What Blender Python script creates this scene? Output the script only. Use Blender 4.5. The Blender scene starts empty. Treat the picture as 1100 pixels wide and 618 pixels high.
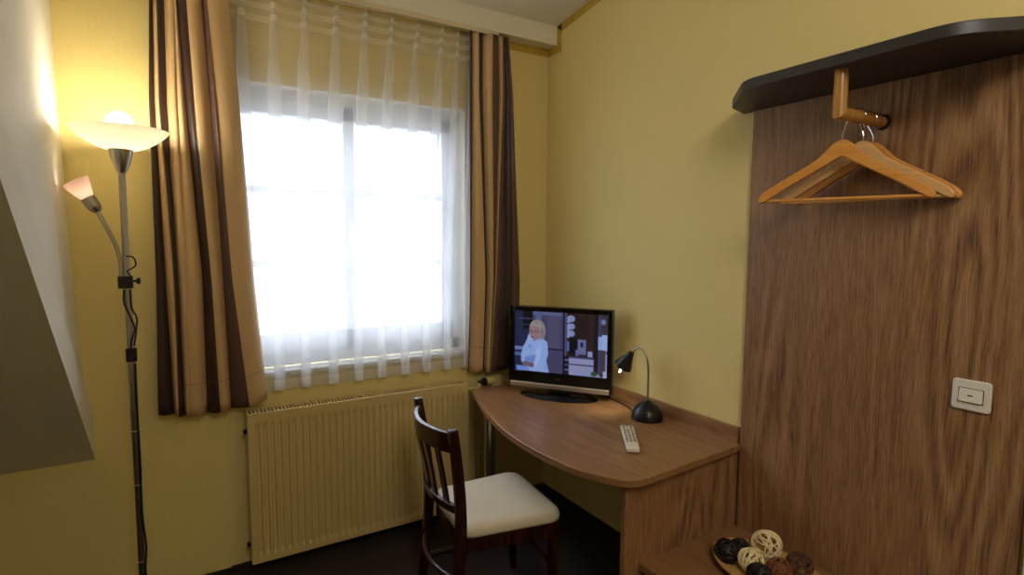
import bpy, bmesh, math, random
import numpy as np
from mathutils import Vector, Matrix
PI = math.pi
C = bpy.context.scene.collection
scene = bpy.context.scene

# ------------------------------------------------------------------ camera, world, light, exposure
cam_d = bpy.data.cameras.new('camera')
cam = bpy.data.objects.new('camera', cam_d)
C.objects.link(cam)
cr = Vector((0.8525533, -0.5225990, 0.0065641))
cu = Vector((0.0384743, 0.0752814, 0.9964198))
cf = Vector((0.5212222, 0.8492485, -0.0842880))
m4 = Matrix((cr, cu, -cf)).transposed().to_4x4()
m4.translation = (-2.0289, -2.9015, 1.6)
cam.matrix_world = m4
cam_d.sensor_width = 36.0
cam_d.sensor_fit = 'HORIZONTAL'
cam_d.lens = 600.13 * 36 / 1100
cam_d.clip_start = 0.02
scene.camera = cam

scene.view_settings.view_transform = 'Standard'
scene.view_settings.look = 'None'
scene.view_settings.gamma = 1
scene.view_settings.use_curve_mapping = False
scene.view_settings.exposure = 0.45

SKY_ZENITH, SKY_HORIZON, SKY_GROUND = 10.5, 0.29, 0.18
world = bpy.data.worlds.new('daylight')
scene.world = world
world.use_nodes = True
bg = world.node_tree.nodes['Background']
bg.inputs[0].default_value = (0.74, 0.82, 1.0, 1)
# overcast sky: brighter towards the zenith than at the horizon, dull ground below
wt = world.node_tree
w_tc = wt.nodes.new('ShaderNodeTexCoord')
w_sx = wt.nodes.new('ShaderNodeSeparateXYZ')
wt.links.new(w_tc.outputs['Generated'], w_sx.inputs[0])
w_mr = wt.nodes.new('ShaderNodeValToRGB')
w_mp = wt.nodes.new('ShaderNodeMapRange')
w_mp.inputs['From Min'].default_value = -1.0
w_mp.inputs['From Max'].default_value = 1.0
wt.links.new(w_sx.outputs['Z'], w_mp.inputs['Value'])
we = w_mr.color_ramp.elements
we[0].position, we[0].color = 0.35, (SKY_GROUND,) * 3 + (1,)
we[1].position, we[1].color = 0.95, (1, 1, 1, 1)
wx = we.new(0.52)
wx.color = (SKY_HORIZON,) * 3 + (1,)
wt.links.new(w_mp.outputs['Result'], w_mr.inputs['Fac'])
w_mu = wt.nodes.new('ShaderNodeMath')
w_mu.operation = 'MULTIPLY'
w_mu.inputs[1].default_value = SKY_ZENITH
wt.links.new(w_mr.outputs['Color'], w_mu.inputs[0])
wt.links.new(w_mu.outputs[0], bg.inputs[1])

def area_light(name, loc, rot, sx, sy, energy, color, portal=False):
    ld = bpy.data.lights.new(name, 'AREA')
    ld.shape = 'RECTANGLE'
    ld.size, ld.size_y = sx, sy
    ld.energy = energy
    ld.color = color
    o = bpy.data.objects.new(name, ld)
    o.location = loc
    o.rotation_euler = rot
    C.objects.link(o)
    if portal:
        ld.cycles.is_portal = True
    return o
# sky light through the window opening
area_light('window_portal', (-1.21, 0.2, 1.65), (-PI / 2, 0, 0), 1.2, 1.4, 1.0, (1, 1, 1), True)
# the ceiling lamp of the room, behind the camera
area_light('ceiling_lamp_light', (-1.75, -3.9, 3.12), (0, math.radians(-50), 0), 1.1, 1.1, 39.0, (1.0, 0.93, 0.84))

BULB_STRENGTH = 42.0
SCREEN_STRENGTH = 0.40

# ------------------------------------------------------------------ materials
def srgb(r, g, b):
    def f(c):
        c /= 255.0
        return c / 12.92 if c <= 0.04045 else ((c + 0.055) / 1.055) ** 2.4
    return (f(r), f(g), f(b), 1.0)

class NT:
    def __init__(self, name):
        self.m = bpy.data.materials.new(name)
        self.m.use_nodes = True
        self.t = self.m.node_tree
        self.b = self.t.nodes['Principled BSDF']
        self.out = self.t.nodes['Material Output']
    def n(self, typ, **kw):
        x = self.t.nodes.new(typ)
        for k, v in kw.items():
            setattr(x, k, v)
        return x
    def l(self, a, b):
        self.t.links.new(a, b)

def plain(name, col, rough=0.5, metal=0.0, spec=0.5, noise=0.0, nscale=60, bump=0.0, bscale=200):
    k = NT(name)
    k.b.inputs['Base Color'].default_value = col
    k.b.inputs['Roughness'].default_value = rough
    k.b.inputs['Metallic'].default_value = metal
    k.b.inputs['Specular IOR Level'].default_value = spec
    tc = k.n('ShaderNodeTexCoord')
    if noise:
        nz = k.n('ShaderNodeTexNoise')
        nz.inputs['Scale'].default_value = nscale
        nz.inputs['Detail'].default_value = 4
        k.l(tc.outputs['Object'], nz.inputs['Vector'])
        mr = k.n('ShaderNodeMapRange')
        mr.inputs['To Min'].default_value = 1 - noise
        mr.inputs['To Max'].default_value = 1 + noise
        k.l(nz.outputs['Fac'], mr.inputs['Value'])
        mx = k.n('ShaderNodeVectorMath', operation='SCALE')
        mx.inputs[0].default_value = col[:3]
        k.l(mr.outputs['Result'], mx.inputs['Scale'])
        k.l(mx.outputs['Vector'], k.b.inputs['Base Color'])
    if bump:
        nb = k.n('ShaderNodeTexNoise')
        nb.inputs['Scale'].default_value = bscale
        nb.inputs['Detail'].default_value = 3
        k.l(tc.outputs['Object'], nb.inputs['Vector'])
        bp = k.n('ShaderNodeBump')
        bp.inputs['Strength'].default_value = bump
        bp.inputs['Distance'].default_value = 0.003
        k.l(nb.outputs['Fac'], bp.inputs['Height'])
        k.l(bp.outputs['Normal'], k.b.inputs['Normal'])
    return k.m

def wood(name, dark, mid, light, axis='z', fine=1.0, rough=0.45, ring=0.5, soft=1.0):
    """laminate or lacquered wood whose grain runs along the given object axis; soft < 1 flattens the contrast"""
    k = NT(name)
    def mix(a):
        return tuple(mid[i] + (a[i] - mid[i]) * soft for i in range(3)) + (1,)
    dark, light = mix(dark), mix(light)
    tc = k.n('ShaderNodeTexCoord')
    def sc(cross, along):
        return tuple(along if a == axis else cross for a in 'xyz')
    def noise(vec, scale, detail=3, rough_=0.5):
        mp = k.n('ShaderNodeMapping')
        k.l(vec, mp.inputs['Vector'])
        mp.inputs['Scale'].default_value = scale
        nz = k.n('ShaderNodeTexNoise')
        nz.inputs['Scale'].default_value = 1.0
        nz.inputs['Detail'].default_value = detail
        nz.inputs['Roughness'].default_value = rough_
        k.l(mp.outputs['Vector'], nz.inputs['Vector'])
        return nz
    # gentle sideways wander of the grain
    wn = noise(tc.outputs['Object'], sc(4.0 * fine, 2.2 * fine), 2)
    wv = k.n('ShaderNodeVectorMath', operation='MULTIPLY_ADD')
    k.l(wn.outputs['Color'], wv.inputs[0])
    wv.inputs[1].default_value = sc(0.022 / fine, 0.0)
    k.l(tc.outputs['Object'], wv.inputs[2])
    vec = wv.outputs['Vector']
    # cathedral figure: contour bands of a long slow noise
    fig = noise(vec, sc(4.5 * fine, 0.45 * fine), 1)
    mul = k.n('ShaderNodeMath', operation='MULTIPLY')
    k.l(fig.outputs['Fac'], mul.inputs[0])
    mul.inputs[1].default_value = 75.0
    sn = k.n('ShaderNodeMath', operation='SINE')
    k.l(mul.outputs[0], sn.inputs[0])
    amp = noise(tc.outputs['Object'], sc(3.0 * fine, 0.8 * fine), 1)
    am = k.n('ShaderNodeMapRange')
    am.inputs['From Min'].default_value = 0.42
    am.inputs['From Max'].default_value = 0.62
    am.inputs['To Max'].default_value = 0.085 * ring * 2
    k.l(amp.outputs['Fac'], am.inputs['Value'])
    a1 = k.n('ShaderNodeMath', operation='MULTIPLY')
    k.l(sn.outputs[0], a1.inputs[0])
    k.l(am.outputs['Result'], a1.inputs[1])
    # pores and fine streaks
    st = noise(vec, sc(230 * fine, 9.0 * fine), 4, 0.6)
    br = noise(vec, sc(34 * fine, 1.3 * fine), 3, 0.55)
    a2 = k.n('ShaderNodeMath', operation='MULTIPLY_ADD')
    k.l(st.outputs['Fac'], a2.inputs[0])
    a2.inputs[1].default_value = 0.66
    k.l(a1.outputs[0], a2.inputs[2])
    a3 = k.n('ShaderNodeMath', operation='MULTIPLY_ADD')
    k.l(br.outputs['Fac'], a3.inputs[0])
    a3.inputs[1].default_value = 0.20
    k.l(a2.outputs[0], a3.inputs[2])
    cr_ = k.n('ShaderNodeValToRGB')
    e = cr_.color_ramp.elements
    e[0].position, e[0].color = 0.25, dark
    e[1].position, e[1].color = 0.60, light
    x = cr_.color_ramp.elements.new(0.43)
    x.color = mid
    k.l(a3.outputs[0], cr_.inputs['Fac'])
    k.l(cr_.outputs['Color'], k.b.inputs['Base Color'])
    k.b.inputs['Roughness'].default_value = rough
    bp = k.n('ShaderNodeBump')
    bp.inputs['Strength'].default_value = 0.12
    bp.inputs['Distance'].default_value = 0.001
    k.l(st.outputs['Fac'], bp.inputs['Height'])
    k.l(bp.outputs['Normal'], k.b.inputs['Normal'])
    return k.m

def emit(name, col, strength):
    k = NT(name)
    k.b.inputs['Base Color'].default_value = (0.8, 0.8, 0.8, 1)
    k.b.inputs['Emission Color'].default_value = col
    k.b.inputs['Emission Strength'].default_value = strength
    return k.m

def thin_cloth(name, col, transp, transl):
    k = NT(name)
    tr = k.n('ShaderNodeBsdfTransparent')
    tl = k.n('ShaderNodeBsdfTranslucent')
    df = k.n('ShaderNodeBsdfDiffuse')
    tl.inputs['Color'].default_value = col
    df.inputs['Color'].default_value = col
    m1 = k.n('ShaderNodeMixShader')
    m1.inputs[0].default_value = transl
    k.l(df.outputs[0], m1.inputs[1])
    k.l(tl.outputs[0], m1.inputs[2])
    m2 = k.n('ShaderNodeMixShader')
    m2.inputs[0].default_value = transp
    k.l(m1.outputs[0], m2.inputs[1])
    k.l(tr.outputs[0], m2.inputs[2])
    k.l(m2.outputs[0], k.out.inputs['Surface'])
    return k.m

def frosted_glass(name, col, transl, gloss=0.06):
    k = NT(name)
    tl = k.n('ShaderNodeBsdfTranslucent')
    df = k.n('ShaderNodeBsdfDiffuse')
    tl.inputs['Color'].default_value = col
    df.inputs['Color'].default_value = col
    m1 = k.n('ShaderNodeMixShader')
    m1.inputs[0].default_value = transl
    k.l(df.outputs[0], m1.inputs[1])
    k.l(tl.outputs[0], m1.inputs[2])
    gl = k.n('ShaderNodeBsdfGlossy')
    gl.inputs['Roughness'].default_value = 0.25
    m2 = k.n('ShaderNodeMixShader')
    m2.inputs[0].default_value = gloss
    k.l(m1.outputs[0], m2.inputs[1])
    k.l(gl.outputs[0], m2.inputs[2])
    k.l(m2.outputs[0], k.out.inputs['Surface'])
    return k.m

def window_glass(name):
    k = NT(name)
    tr = k.n('ShaderNodeBsdfTransparent')
    tr.inputs['Color'].default_value = (0.96, 0.98, 0.98, 1)
    gl = k.n('ShaderNodeBsdfGlossy')
    gl.inputs['Roughness'].default_value = 0.02
    m = k.n('ShaderNodeMixShader')
    m.inputs[0].default_value = 0.05
    k.l(tr.outputs[0], m.inputs[1])
    k.l(gl.outputs[0], m.inputs[2])
    k.l(m.outputs[0], k.out.inputs['Surface'])
    return k.m

def border_mat(name):
    k = NT(name)
    tc = k.n('ShaderNodeTexCoord')
    vo = k.n('ShaderNodeTexVoronoi')
    vo.inputs['Scale'].default_value = 30
    k.l(tc.outputs['Object'], vo.inputs['Vector'])
    mu = k.n('ShaderNodeMath', operation='MULTIPLY')
    mu.inputs[1].default_value = 16
    k.l(vo.outputs['Distance'], mu.inputs[0])
    sn = k.n('ShaderNodeMath', operation='SINE')
    k.l(mu.outputs[0], sn.inputs[0])
    cr_ = k.n('ShaderNodeValToRGB')
    cr_.color_ramp.elements[0].position = 0.35
    cr_.color_ramp.elements[0].color = srgb(205, 172, 66)
    cr_.color_ramp.elements[1].position = 0.75
    cr_.color_ramp.elements[1].color = srgb(182, 148, 50)
    k.l(sn.outputs[0], cr_.inputs['Fac'])
    k.l(cr_.outputs['Color'], k.b.inputs['Base Color'])
    k.b.inputs['Roughness'].default_value = 0.6
    return k.m

M = {}
M['wall_yellow'] = plain('yellow_woodchip_wall', srgb(235, 215, 144), 0.75, noise=0.02, nscale=8, bump=0.55, bscale=85)
M['ceiling_white'] = plain('white_plaster', srgb(242, 238, 226), 0.8, bump=0.3, bscale=110)
M['cheek_white'] = plain('white_silk_paint', srgb(242, 238, 228), 0.7, bump=0.15, bscale=90)
M['beam_white'] = plain('cream_paint', srgb(244, 238, 222), 0.6, bump=0.08, bscale=60)
M['border'] = border_mat('scroll_border')
M['carpet'] = plain('dark_carpet', srgb(58, 50, 45), 0.95, spec=0.1, noise=0.35, nscale=160, bump=0.8, bscale=330)
M['skirting'] = plain('dark_skirting', srgb(34, 27, 23), 0.8)
D, Mi, L = srgb(100, 66, 40), srgb(146, 106, 68), srgb(174, 134, 92)
M['oak_z'] = wood('oak_upright', D, Mi, L, 'z')
M['oak_y'] = wood('oak_lengthwise', D, Mi, L, 'y', rough=0.36, soft=0.6)
M['oak_x'] = wood('oak_crosswise', D, Mi, L, 'x', rough=0.38)
M['anthracite'] = plain('anthracite_laminate', srgb(52, 48, 46), 0.42, noise=0.1, nscale=40)
M['chair_wood'] = wood('dark_stained_beech', srgb(30, 12, 8), srgb(48, 20, 13), srgb(62, 27, 17), 'z', rough=0.22)
M['cream_vinyl'] = plain('cream_leatherette', srgb(226, 214, 188), 0.5, bump=0.1, bscale=160)
M['radiator'] = plain('cream_enamel', srgb(216, 192, 130), 0.4)
M['dark_gap'] = plain('dark_gap', srgb(30, 25, 18), 0.9)
M['win_white'] = plain('white_window_paint', srgb(225, 226, 228), 0.35)
M['sill_stone'] = plain('white_marble_sill', srgb(222, 222, 220), 0.3, noise=0.05, nscale=12)
M['glass'] = window_glass('window_glass')
M['tan_satin'] = plain('tan_satin', srgb(212, 178, 132), 0.42, spec=0.4, bump=0.06, bscale=400)
M['brown_satin'] = plain('brown_satin', srgb(98, 72, 66), 0.4, spec=0.4, bump=0.06, bscale=400)
M['dark_satin'] = plain('dark_brown_satin', srgb(66, 46, 42), 0.4, spec=0.4, bump=0.06, bscale=400)
M['sheer'] = thin_cloth('white_voile', (0.95, 0.95, 0.95, 1), 0.57, 0.60)
M['sheer_tape'] = thin_cloth('voile_header_tape', (0.93, 0.92, 0.9, 1), 0.28, 0.5)
M['rail'] = plain('cream_rail_plastic', srgb(228, 214, 182), 0.4)
M['nickel'] = plain('brushed_nickel', srgb(176, 170, 160), 0.32, 1.0)
M['black_plastic'] = plain('black_plastic', srgb(11, 10, 10), 0.36)
M['black_gloss'] = plain('gloss_black_plastic', srgb(8, 8, 9), 0.22)
M['black_cable'] = plain('black_cable', srgb(16, 15, 15), 0.5)
M['bowl_glass'] = frosted_glass('opal_glass', (0.84, 0.82, 0.72, 1), 0.5)
M['pink_glass'] = frosted_glass('pale_pink_glass', (0.95, 0.80, 0.72, 1), 0.55)
M['bulb'] = emit('glowing_bulb', (1.0, 0.88, 0.66, 1), BULB_STRENGTH)
M['halogen'] = emit('halogen_capsule', (1.0, 0.95, 0.86, 1), 6.0)
M['reading_bulb'] = emit('reading_bulb_glow', (1.0, 0.86, 0.74, 1), 5.0)
M['tv_silver'] = plain('silver_plastic', srgb(178, 168, 156), 0.35, 0.7)
M['logo_grey'] = plain('grey_print', srgb(100, 92, 84), 0.5)
M['white_plastic'] = plain('white_plastic', srgb(232, 224, 206), 0.38)
M['remote_white'] = plain('remote_plastic', srgb(228, 220, 204), 0.4)
M['remote_key'] = plain('remote_keys', srgb(158, 146, 130), 0.5)
M['remote_key_dark'] = plain('remote_dark_keys', srgb(112, 100, 90), 0.5)
M['beech'] = wood('varnished_beech', srgb(206, 136, 58), srgb(222, 154, 72), srgb(232, 168, 86), 'x', rough=0.3, ring=0.3)
M['beech_pale'] = wood('pale_beech', srgb(206, 156, 96), srgb(222, 174, 112), srgb(230, 186, 126), 'x', rough=0.4, ring=0.3)
M['rail_wood'] = wood('lacquered_rail_wood', srgb(160, 108, 46), srgb(188, 134, 64), srgb(206, 154, 82), 'z', rough=0.25, ring=0.3)
M['chrome'] = plain('chrome', srgb(215, 210, 200), 0.12, 1.0)
M['rattan'] = plain('plate_rattan', srgb(206, 160, 90), 0.55, noise=0.2, nscale=50)
M['cane_cream'] = plain('cream_cane', srgb(244, 226, 176), 0.55, noise=0.08, nscale=60)
M['cane_black'] = plain('black_cane', srgb(26, 18, 15), 0.45)
M['cane_brown'] = plain('reddish_brown_cane', srgb(130, 78, 44), 0.5, noise=0.15, nscale=60)
M['cane_dark'] = plain('dark_brown_cane', srgb(88, 52, 34), 0.5, noise=0.15, nscale=60)
M['door_white'] = plain('white_door_paint', srgb(232, 226, 208), 0.5)

# ------------------------------------------------------------------ mesh helpers
class MB:
    def __init__(self):
        self.v, self.f, self.mi, self.sm = [], [], [], []
    def _add(self, vs, fs, mi=0, smooth=False):
        o = len(self.v)
        self.v += [tuple(p) for p in vs]
        for f in fs:
            self.f.append(tuple(i + o for i in f))
            self.mi.append(mi)
            self.sm.append(smooth)
    def box(self, x0, x1, y0, y1, z0, z1, mi=0, mat=None):
        vs = [Vector((x, y, z)) for z in (z0, z1) for y in (y0, y1) for x in (x0, x1)]
        if mat is not None:
            vs = [mat @ v for v in vs]
        self._add(vs, [(0, 2, 3, 1), (4, 5, 7, 6), (0, 1, 5, 4), (2, 6, 7, 3), (0, 4, 6, 2), (1, 3, 7, 5)], mi)
        return self
    def rings(self, rings, mi=0, caps=True, smooth=True, closed=True, loop=False):
        n = len(rings[0])
        vs = [p for r in rings for p in r]
        fs = []
        m = len(rings)
        for i in range(m if loop else m - 1):
            a, b = i * n, ((i + 1) % m) * n
            for j in range(n if closed else n - 1):
                k = (j + 1) % n
                fs.append((a + j, a + k, b + k, b + j))
        if caps and closed and not loop:
            fs.append(tuple(range(n))[::-1])
            fs.append(tuple((m - 1) * n + j for j in range(n)))
        self._add(vs, fs, mi, smooth)
        return self
    def tube(self, pts, rad, seg=12, mi=0, caps=True, loop=False, flat=1.0):
        pts = [Vector(p) for p in pts]
        n = len(pts)
        rads = rad if isinstance(rad, (list, tuple)) else [rad] * n
        rings = []
        ref = None
        for i, p in enumerate(pts):
            if loop:
                t = pts[(i + 1) % n] - pts[i - 1]
            else:
                t = pts[min(i + 1, n - 1)] - pts[max(i - 1, 0)]
            t.normalize()
            if ref is None:
                ref = Vector((0, 0, 1)) if abs(t.z) < 0.9 else Vector((1, 0, 0))
            a = t.cross(ref).normalized()
            b = a.cross(t).normalized()
            ref = b
            rings.append([p + (a * math.cos(2 * PI * j / seg) + b * math.sin(2 * PI * j / seg) * flat) * rads[i] for j in range(seg)])
        return self.rings(rings, mi, caps, True, True, loop)
    def lathe(self, prof, seg=32, mat=None, mi=0, caps=True, sx=1.0, sy=1.0):
        rings = []
        for r, z in prof:
            r = max(r, 1e-5)
            ring = [Vector((r * sx * math.cos(2 * PI * j / seg), r * sy * math.sin(2 * PI * j / seg), z)) for j in range(seg)]
            if mat is not None:
                ring = [mat @ p for p in ring]
            rings.append(ring)
        return self.rings(rings, mi, caps, True)
    def prism(self, poly, z0, z1, mi=0, mat=None, smooth=False):
        n = len(poly)
        vs = [Vector((p[0], p[1], z0)) for p in poly] + [Vector((p[0], p[1], z1)) for p in poly]
        if mat is not None:
            vs = [mat @ v for v in vs]
        fs = [tuple(range(n))[::-1], tuple(range(n, 2 * n))]
        self._add(vs, fs, mi, False)
        o = len(self.v) - 2 * n
        for i in range(n):
            j = (i + 1) % n
            self.f.append((o + i, o + j, o + n + j, o + n + i))
            self.mi.append(mi)
            self.sm.append(smooth)
        return self
    def build(self, name, mats, parent=None, bevel=0.0, bseg=2, solid=0.0, auto=40, loc=None, subsurf=0):
        me = bpy.data.meshes.new(name)
        me.from_pydata(self.v, [], self.f)
        if not isinstance(mats, (list, tuple)):
            mats = [mats]
        for m in mats:
            me.materials.append(m)
        me.polygons.foreach_set('material_index', self.mi)
        bm = bmesh.new()
        bm.from_mesh(me)
        bmesh.ops.recalc_face_normals(bm, faces=bm.faces)
        bm.to_mesh(me)
        bm.free()
        me.polygons.foreach_set('use_smooth', [True] * len(me.polygons) if (any(self.sm) or bevel) else [False] * len(me.polygons))
        if any(self.sm) or bevel:
            me.set_sharp_from_angle(angle=math.radians(auto))
        me.update()
        o = bpy.data.objects.new(name, me)
        C.objects.link(o)
        if parent is not None:
            o.parent = parent
        if loc is not None:
            o.location = loc
        if solid:
            md = o.modifiers.new('thickness', 'SOLIDIFY')
            md.thickness = solid
            md.offset = 0
        if subsurf:
            md = o.modifiers.new('subdivision', 'SUBSURF')
            md.levels = md.render_levels = subsurf
        if bevel:
            md = o.modifiers.new('bevel', 'BEVEL')
            md.width = bevel
            md.segments = bseg
            md.limit_method = 'ANGLE'
            md.angle_limit = math.radians(35)
            md.harden_normals = False
        return o

def tag(o, label, cat, group=None):
    o['label'] = label
    o['category'] = cat
    if group:
        o['group'] = group
    return o

def structure(o):
    o['kind'] = 'structure'
    return o

def thing(name, label, cat, loc=(0, 0, 0), rotz=0.0, group=None):
    o = bpy.data.objects.new(name, None)
    o.empty_display_size = 0.1
    o.location = loc
    o.rotation_euler = (0, 0, rotz)
    C.objects.link(o)
    return tag(o, label, cat, group)

def basis(origin, xdir, ydir):
    """matrix with local x, y along the given directions"""
    x = Vector(xdir).normalized()
    z = x.cross(Vector(ydir)).normalized()
    y = z.cross(x)
    m = Matrix((x, y, z)).transposed().to_4x4()
    m.translation = Vector(origin)
    return m

def axis_matrix(origin, zdir):
    z = Vector(zdir).normalized()
    h = Vector((0, 1, 0)) if abs(z.y) < 0.9 else Vector((1, 0, 0))
    x = h.cross(z).normalized()
    y = z.cross(x)
    m = Matrix((x, y, z)).transposed().to_4x4()
    m.translation = Vector(origin)
    return m

def spline(pts, n=8):
    """Catmull-Rom through the points"""
    P = [Vector(p) for p in pts]
    P = [2 * P[0] - P[1]] + P + [2 * P[-1] - P[-2]]
    out = []
    for i in range(1, len(P) - 2):
        for k in range(n):
            t = k / n
            a, b, c, d = P[i - 1], P[i], P[i + 1], P[i + 2]
            out.append(0.5 * ((2 * b) + (c - a) * t + (2 * a - 5 * b + 4 * c - d) * t * t + (3 * b - a - 3 * c + d) * t ** 3))
    out.append(P[-2])
    return out

def round_poly(pts, rad, seg=6):
    """2D polygon with rounded corners; rad a number or one per corner"""
    n = len(pts)
    out = []
    for i in range(n):
        p = Vector(pts[i]); a = Vector(pts[i - 1]); b = Vector(pts[(i + 1) % n])
        r = rad[i] if isinstance(rad, (list, tuple)) else rad
        if r <= 0:
            out.append(tuple(p)); continue
        u = (a - p); w = (b - p)
        r = min(r, u.length * 0.48, w.length * 0.48)
        u.normalize(); w.normalize()
        s, e = p + u * r, p + w * r
        for k in range(seg + 1):
            t = k / seg
            q = s * (1 - t) ** 2 + p * 2 * t * (1 - t) + e * t * t
            out.append((q.x, q.y))
    return out

def copy_thing(root, loc, rotz, label, group=None):
    r = root.copy(); C.objects.link(r)
    r.location = loc; r.rotation_euler = (0, 0, rotz)
    r['label'] = label
    if group:
        r['group'] = group
    for ch in [o for o in C.objects if o.parent == root]:
        c = ch.copy(); C.objects.link(c); c.parent = r
        for g in [o for o in C.objects if o.parent == ch]:
            d = g.copy(); C.objects.link(d); d.parent = c
    return r

# ------------------------------------------------------------------ the room
WX0, WX1, WZ0, WZ1 = -1.83, -0.565, 0.955, 2.33      # window opening
b = MB().box(-5.0, 0.3, -6.0, 0.3, -0.1, 0.0)
structure(b.build('floor', M['carpet']))

b = MB()
b.box(-5.0, -2.46, -0.012, 0.3, 0.0, 0.66)
b.box(-2.46, WX0, -0.012, 0.3, 0.0, 2.78)
b.box(WX0, WX1, 0.0, 0.3, 0.0, WZ0 - 0.03)
b.box(WX0, WX1, 0.0, 0.3, WZ1, 2.9)
b.box(WX1, 0.0, 0.0, 0.3, 0.0, 2.9)
b.box(-2.46, WX0, 0.0, 0.3, 2.78, 2.9)
structure(b.build('wall_back', M['wall_yellow']))
b = MB().box(0.0, 0.3, -6.0, 0.3, 0.0, 3.5)
structure(b.build('wall_right', M['wall_yellow']))
b = MB().box(-5.3, 0.3, -6.3, -6.0, 0.0, 3.5)
structure(b.build('wall_rear', M['wall_yellow']))
b = MB().box(-5.3, -5.0, -6.0, 0.3, 0.0, 3.5)
structure(b.build('wall_left', M['wall_yellow']))

# roof slope over the left of the room, its underside running down to the low back wall
RZ, RS = 0.648, 0.825
b = MB()
yt = -3.2
b._add([(-5.0, -0.0, RZ), (-2.329, -0.0, RZ), (-2.329, yt, RZ - RS * yt), (-5.0, yt, RZ - RS * yt),
        (-5.0, 0.0, RZ + 0.2), (-2.329, 0.0, RZ + 0.2), (-2.329, yt, RZ - RS * yt + 0.2), (-5.0, yt, RZ - RS * yt + 0.2)],
       [(0, 1, 2, 3), (7, 6, 5, 4), (0, 4, 5, 1), (1, 5, 6, 2), (2, 6, 7, 3), (3, 7, 4, 0)])
structure(b.build('ceiling_sloped', M['ceiling_white']))

# cheek wall of the dormer: from the slope's edge to the back wall
b = MB()
zs = [0.648, 0.70, 0.80, 0.92, 1.06, 1.25, 1.5, 1.75, 2.0, 2.3, 2.6, 2.95, 3.28]
def cheek_back_x(z):
    return float(np.interp(z, [0.646, 0.8, 1.037, 1.43, 2.0, 2.53, 3.3], [-2.327, -2.342, -2.357, -2.370, -2.382, -2.392, -2.40]))
front, back = [], []
for z in zs:
    y = -(z - RZ) / RS
    front.append(Vector((-2.329, y, z)))
    back.append(Vector((cheek_back_x(z), 0.0, z)))
rows = [[f.lerp(k, t) for t in (0, .25, .5, .75, 1)] + [p + Vector((-0.06, 0, 0.03)) for p in (k, f)] for f, k in zip(front, back)]
b.rings(rows, smooth=True)
structure(b.build('wall_cheek', M['cheek_white'], auto=25))

# dormer ceiling rising gently from the beam, then flat
CZ0, CS = 2.873, 0.15
def ceil_z(y): return CZ0 + CS * (-y - 0.095)
b = MB()
ye = -2.95
b._add([(-2.5, -0.0, ceil_z(0)), (0.0, 0.0, ceil_z(0)), (0.0, ye, ceil_z(ye)), (-2.5, ye, ceil_z(ye)),
        (-2.5, 0.0, ceil_z(0) + 0.2), (0.0, 0.0, ceil_z(0) + 0.2), (0.0, ye, ceil_z(ye) + 0.2), (-2.5, ye, ceil_z(ye) + 0.2)],
       [(0, 1, 2, 3), (7, 6, 5, 4), (0, 4, 5, 1), (1, 5, 6, 2), (2, 6, 7, 3), (3, 7, 4, 0)])
b.box(-5.0, 0.0, -6.0, ye, ceil_z(ye), ceil_z(ye) + 0.2)
structure(b.build('ceiling', M['ceiling_white']))

# boxed beam over the window
b = MB().box(-2.44, -0.0005, -0.095, 0.0, 2.762, ceil_z(-0.095) + 0.004)
structure(b.build('trim_1', M['beam_white'], bevel=0.003))

# patterned wallpaper border following the ceiling line
b = MB()
b.box(-0.60, -0.0012, -0.0012, 0.0, 2.718, 2.762)
b.box(-0.0012, 0.0, -0.138, -0.0, 2.718, 2.762)
b.box(-0.0012, 0.0, -0.138, -0.095, 2.762, ceil_z(-0.11))
yb = -2.9
b._add([(-0.0012, -0.095, ceil_z(-0.095)), (-0.0012, yb, ceil_z(yb)), (-0.0012, yb, ceil_z(yb) - 0.047), (-0.0012, -0.138, ceil_z(-0.138) - 0.047),
        (0.0, -0.095, ceil_z(-0.095)), (0.0, yb, ceil_z(yb)), (0.0, yb, ceil_z(yb) - 0.047), (0.0, -0.138, ceil_z(-0.138) - 0.047)],
       [(0, 1, 2, 3), (4, 7, 6, 5), (0, 4, 5, 1), (2, 6, 7, 3), (0, 3, 7, 4), (1, 5, 6, 2)])
structure(b.build('trim_2', M['border']))

b = MB().box(-5.0, -0.0, -0.022, 0.0, 0.0, 0.022)
structure(b.build('baseboard_back', M['skirting']))
b = MB().box(-0.012, 0.0, -1.42, -0.022, 0.0, 0.022)
structure(b.build('baseboard_right', M['skirting']))

# white door frame edge on the right wall, next to the wardrobe panel
b = MB().box(-0.05, 0.0, -2.62, -2.385, 0.0, 2.1)
structure(b.build('trim_3', M['door_white'], bevel=0.004))

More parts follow.
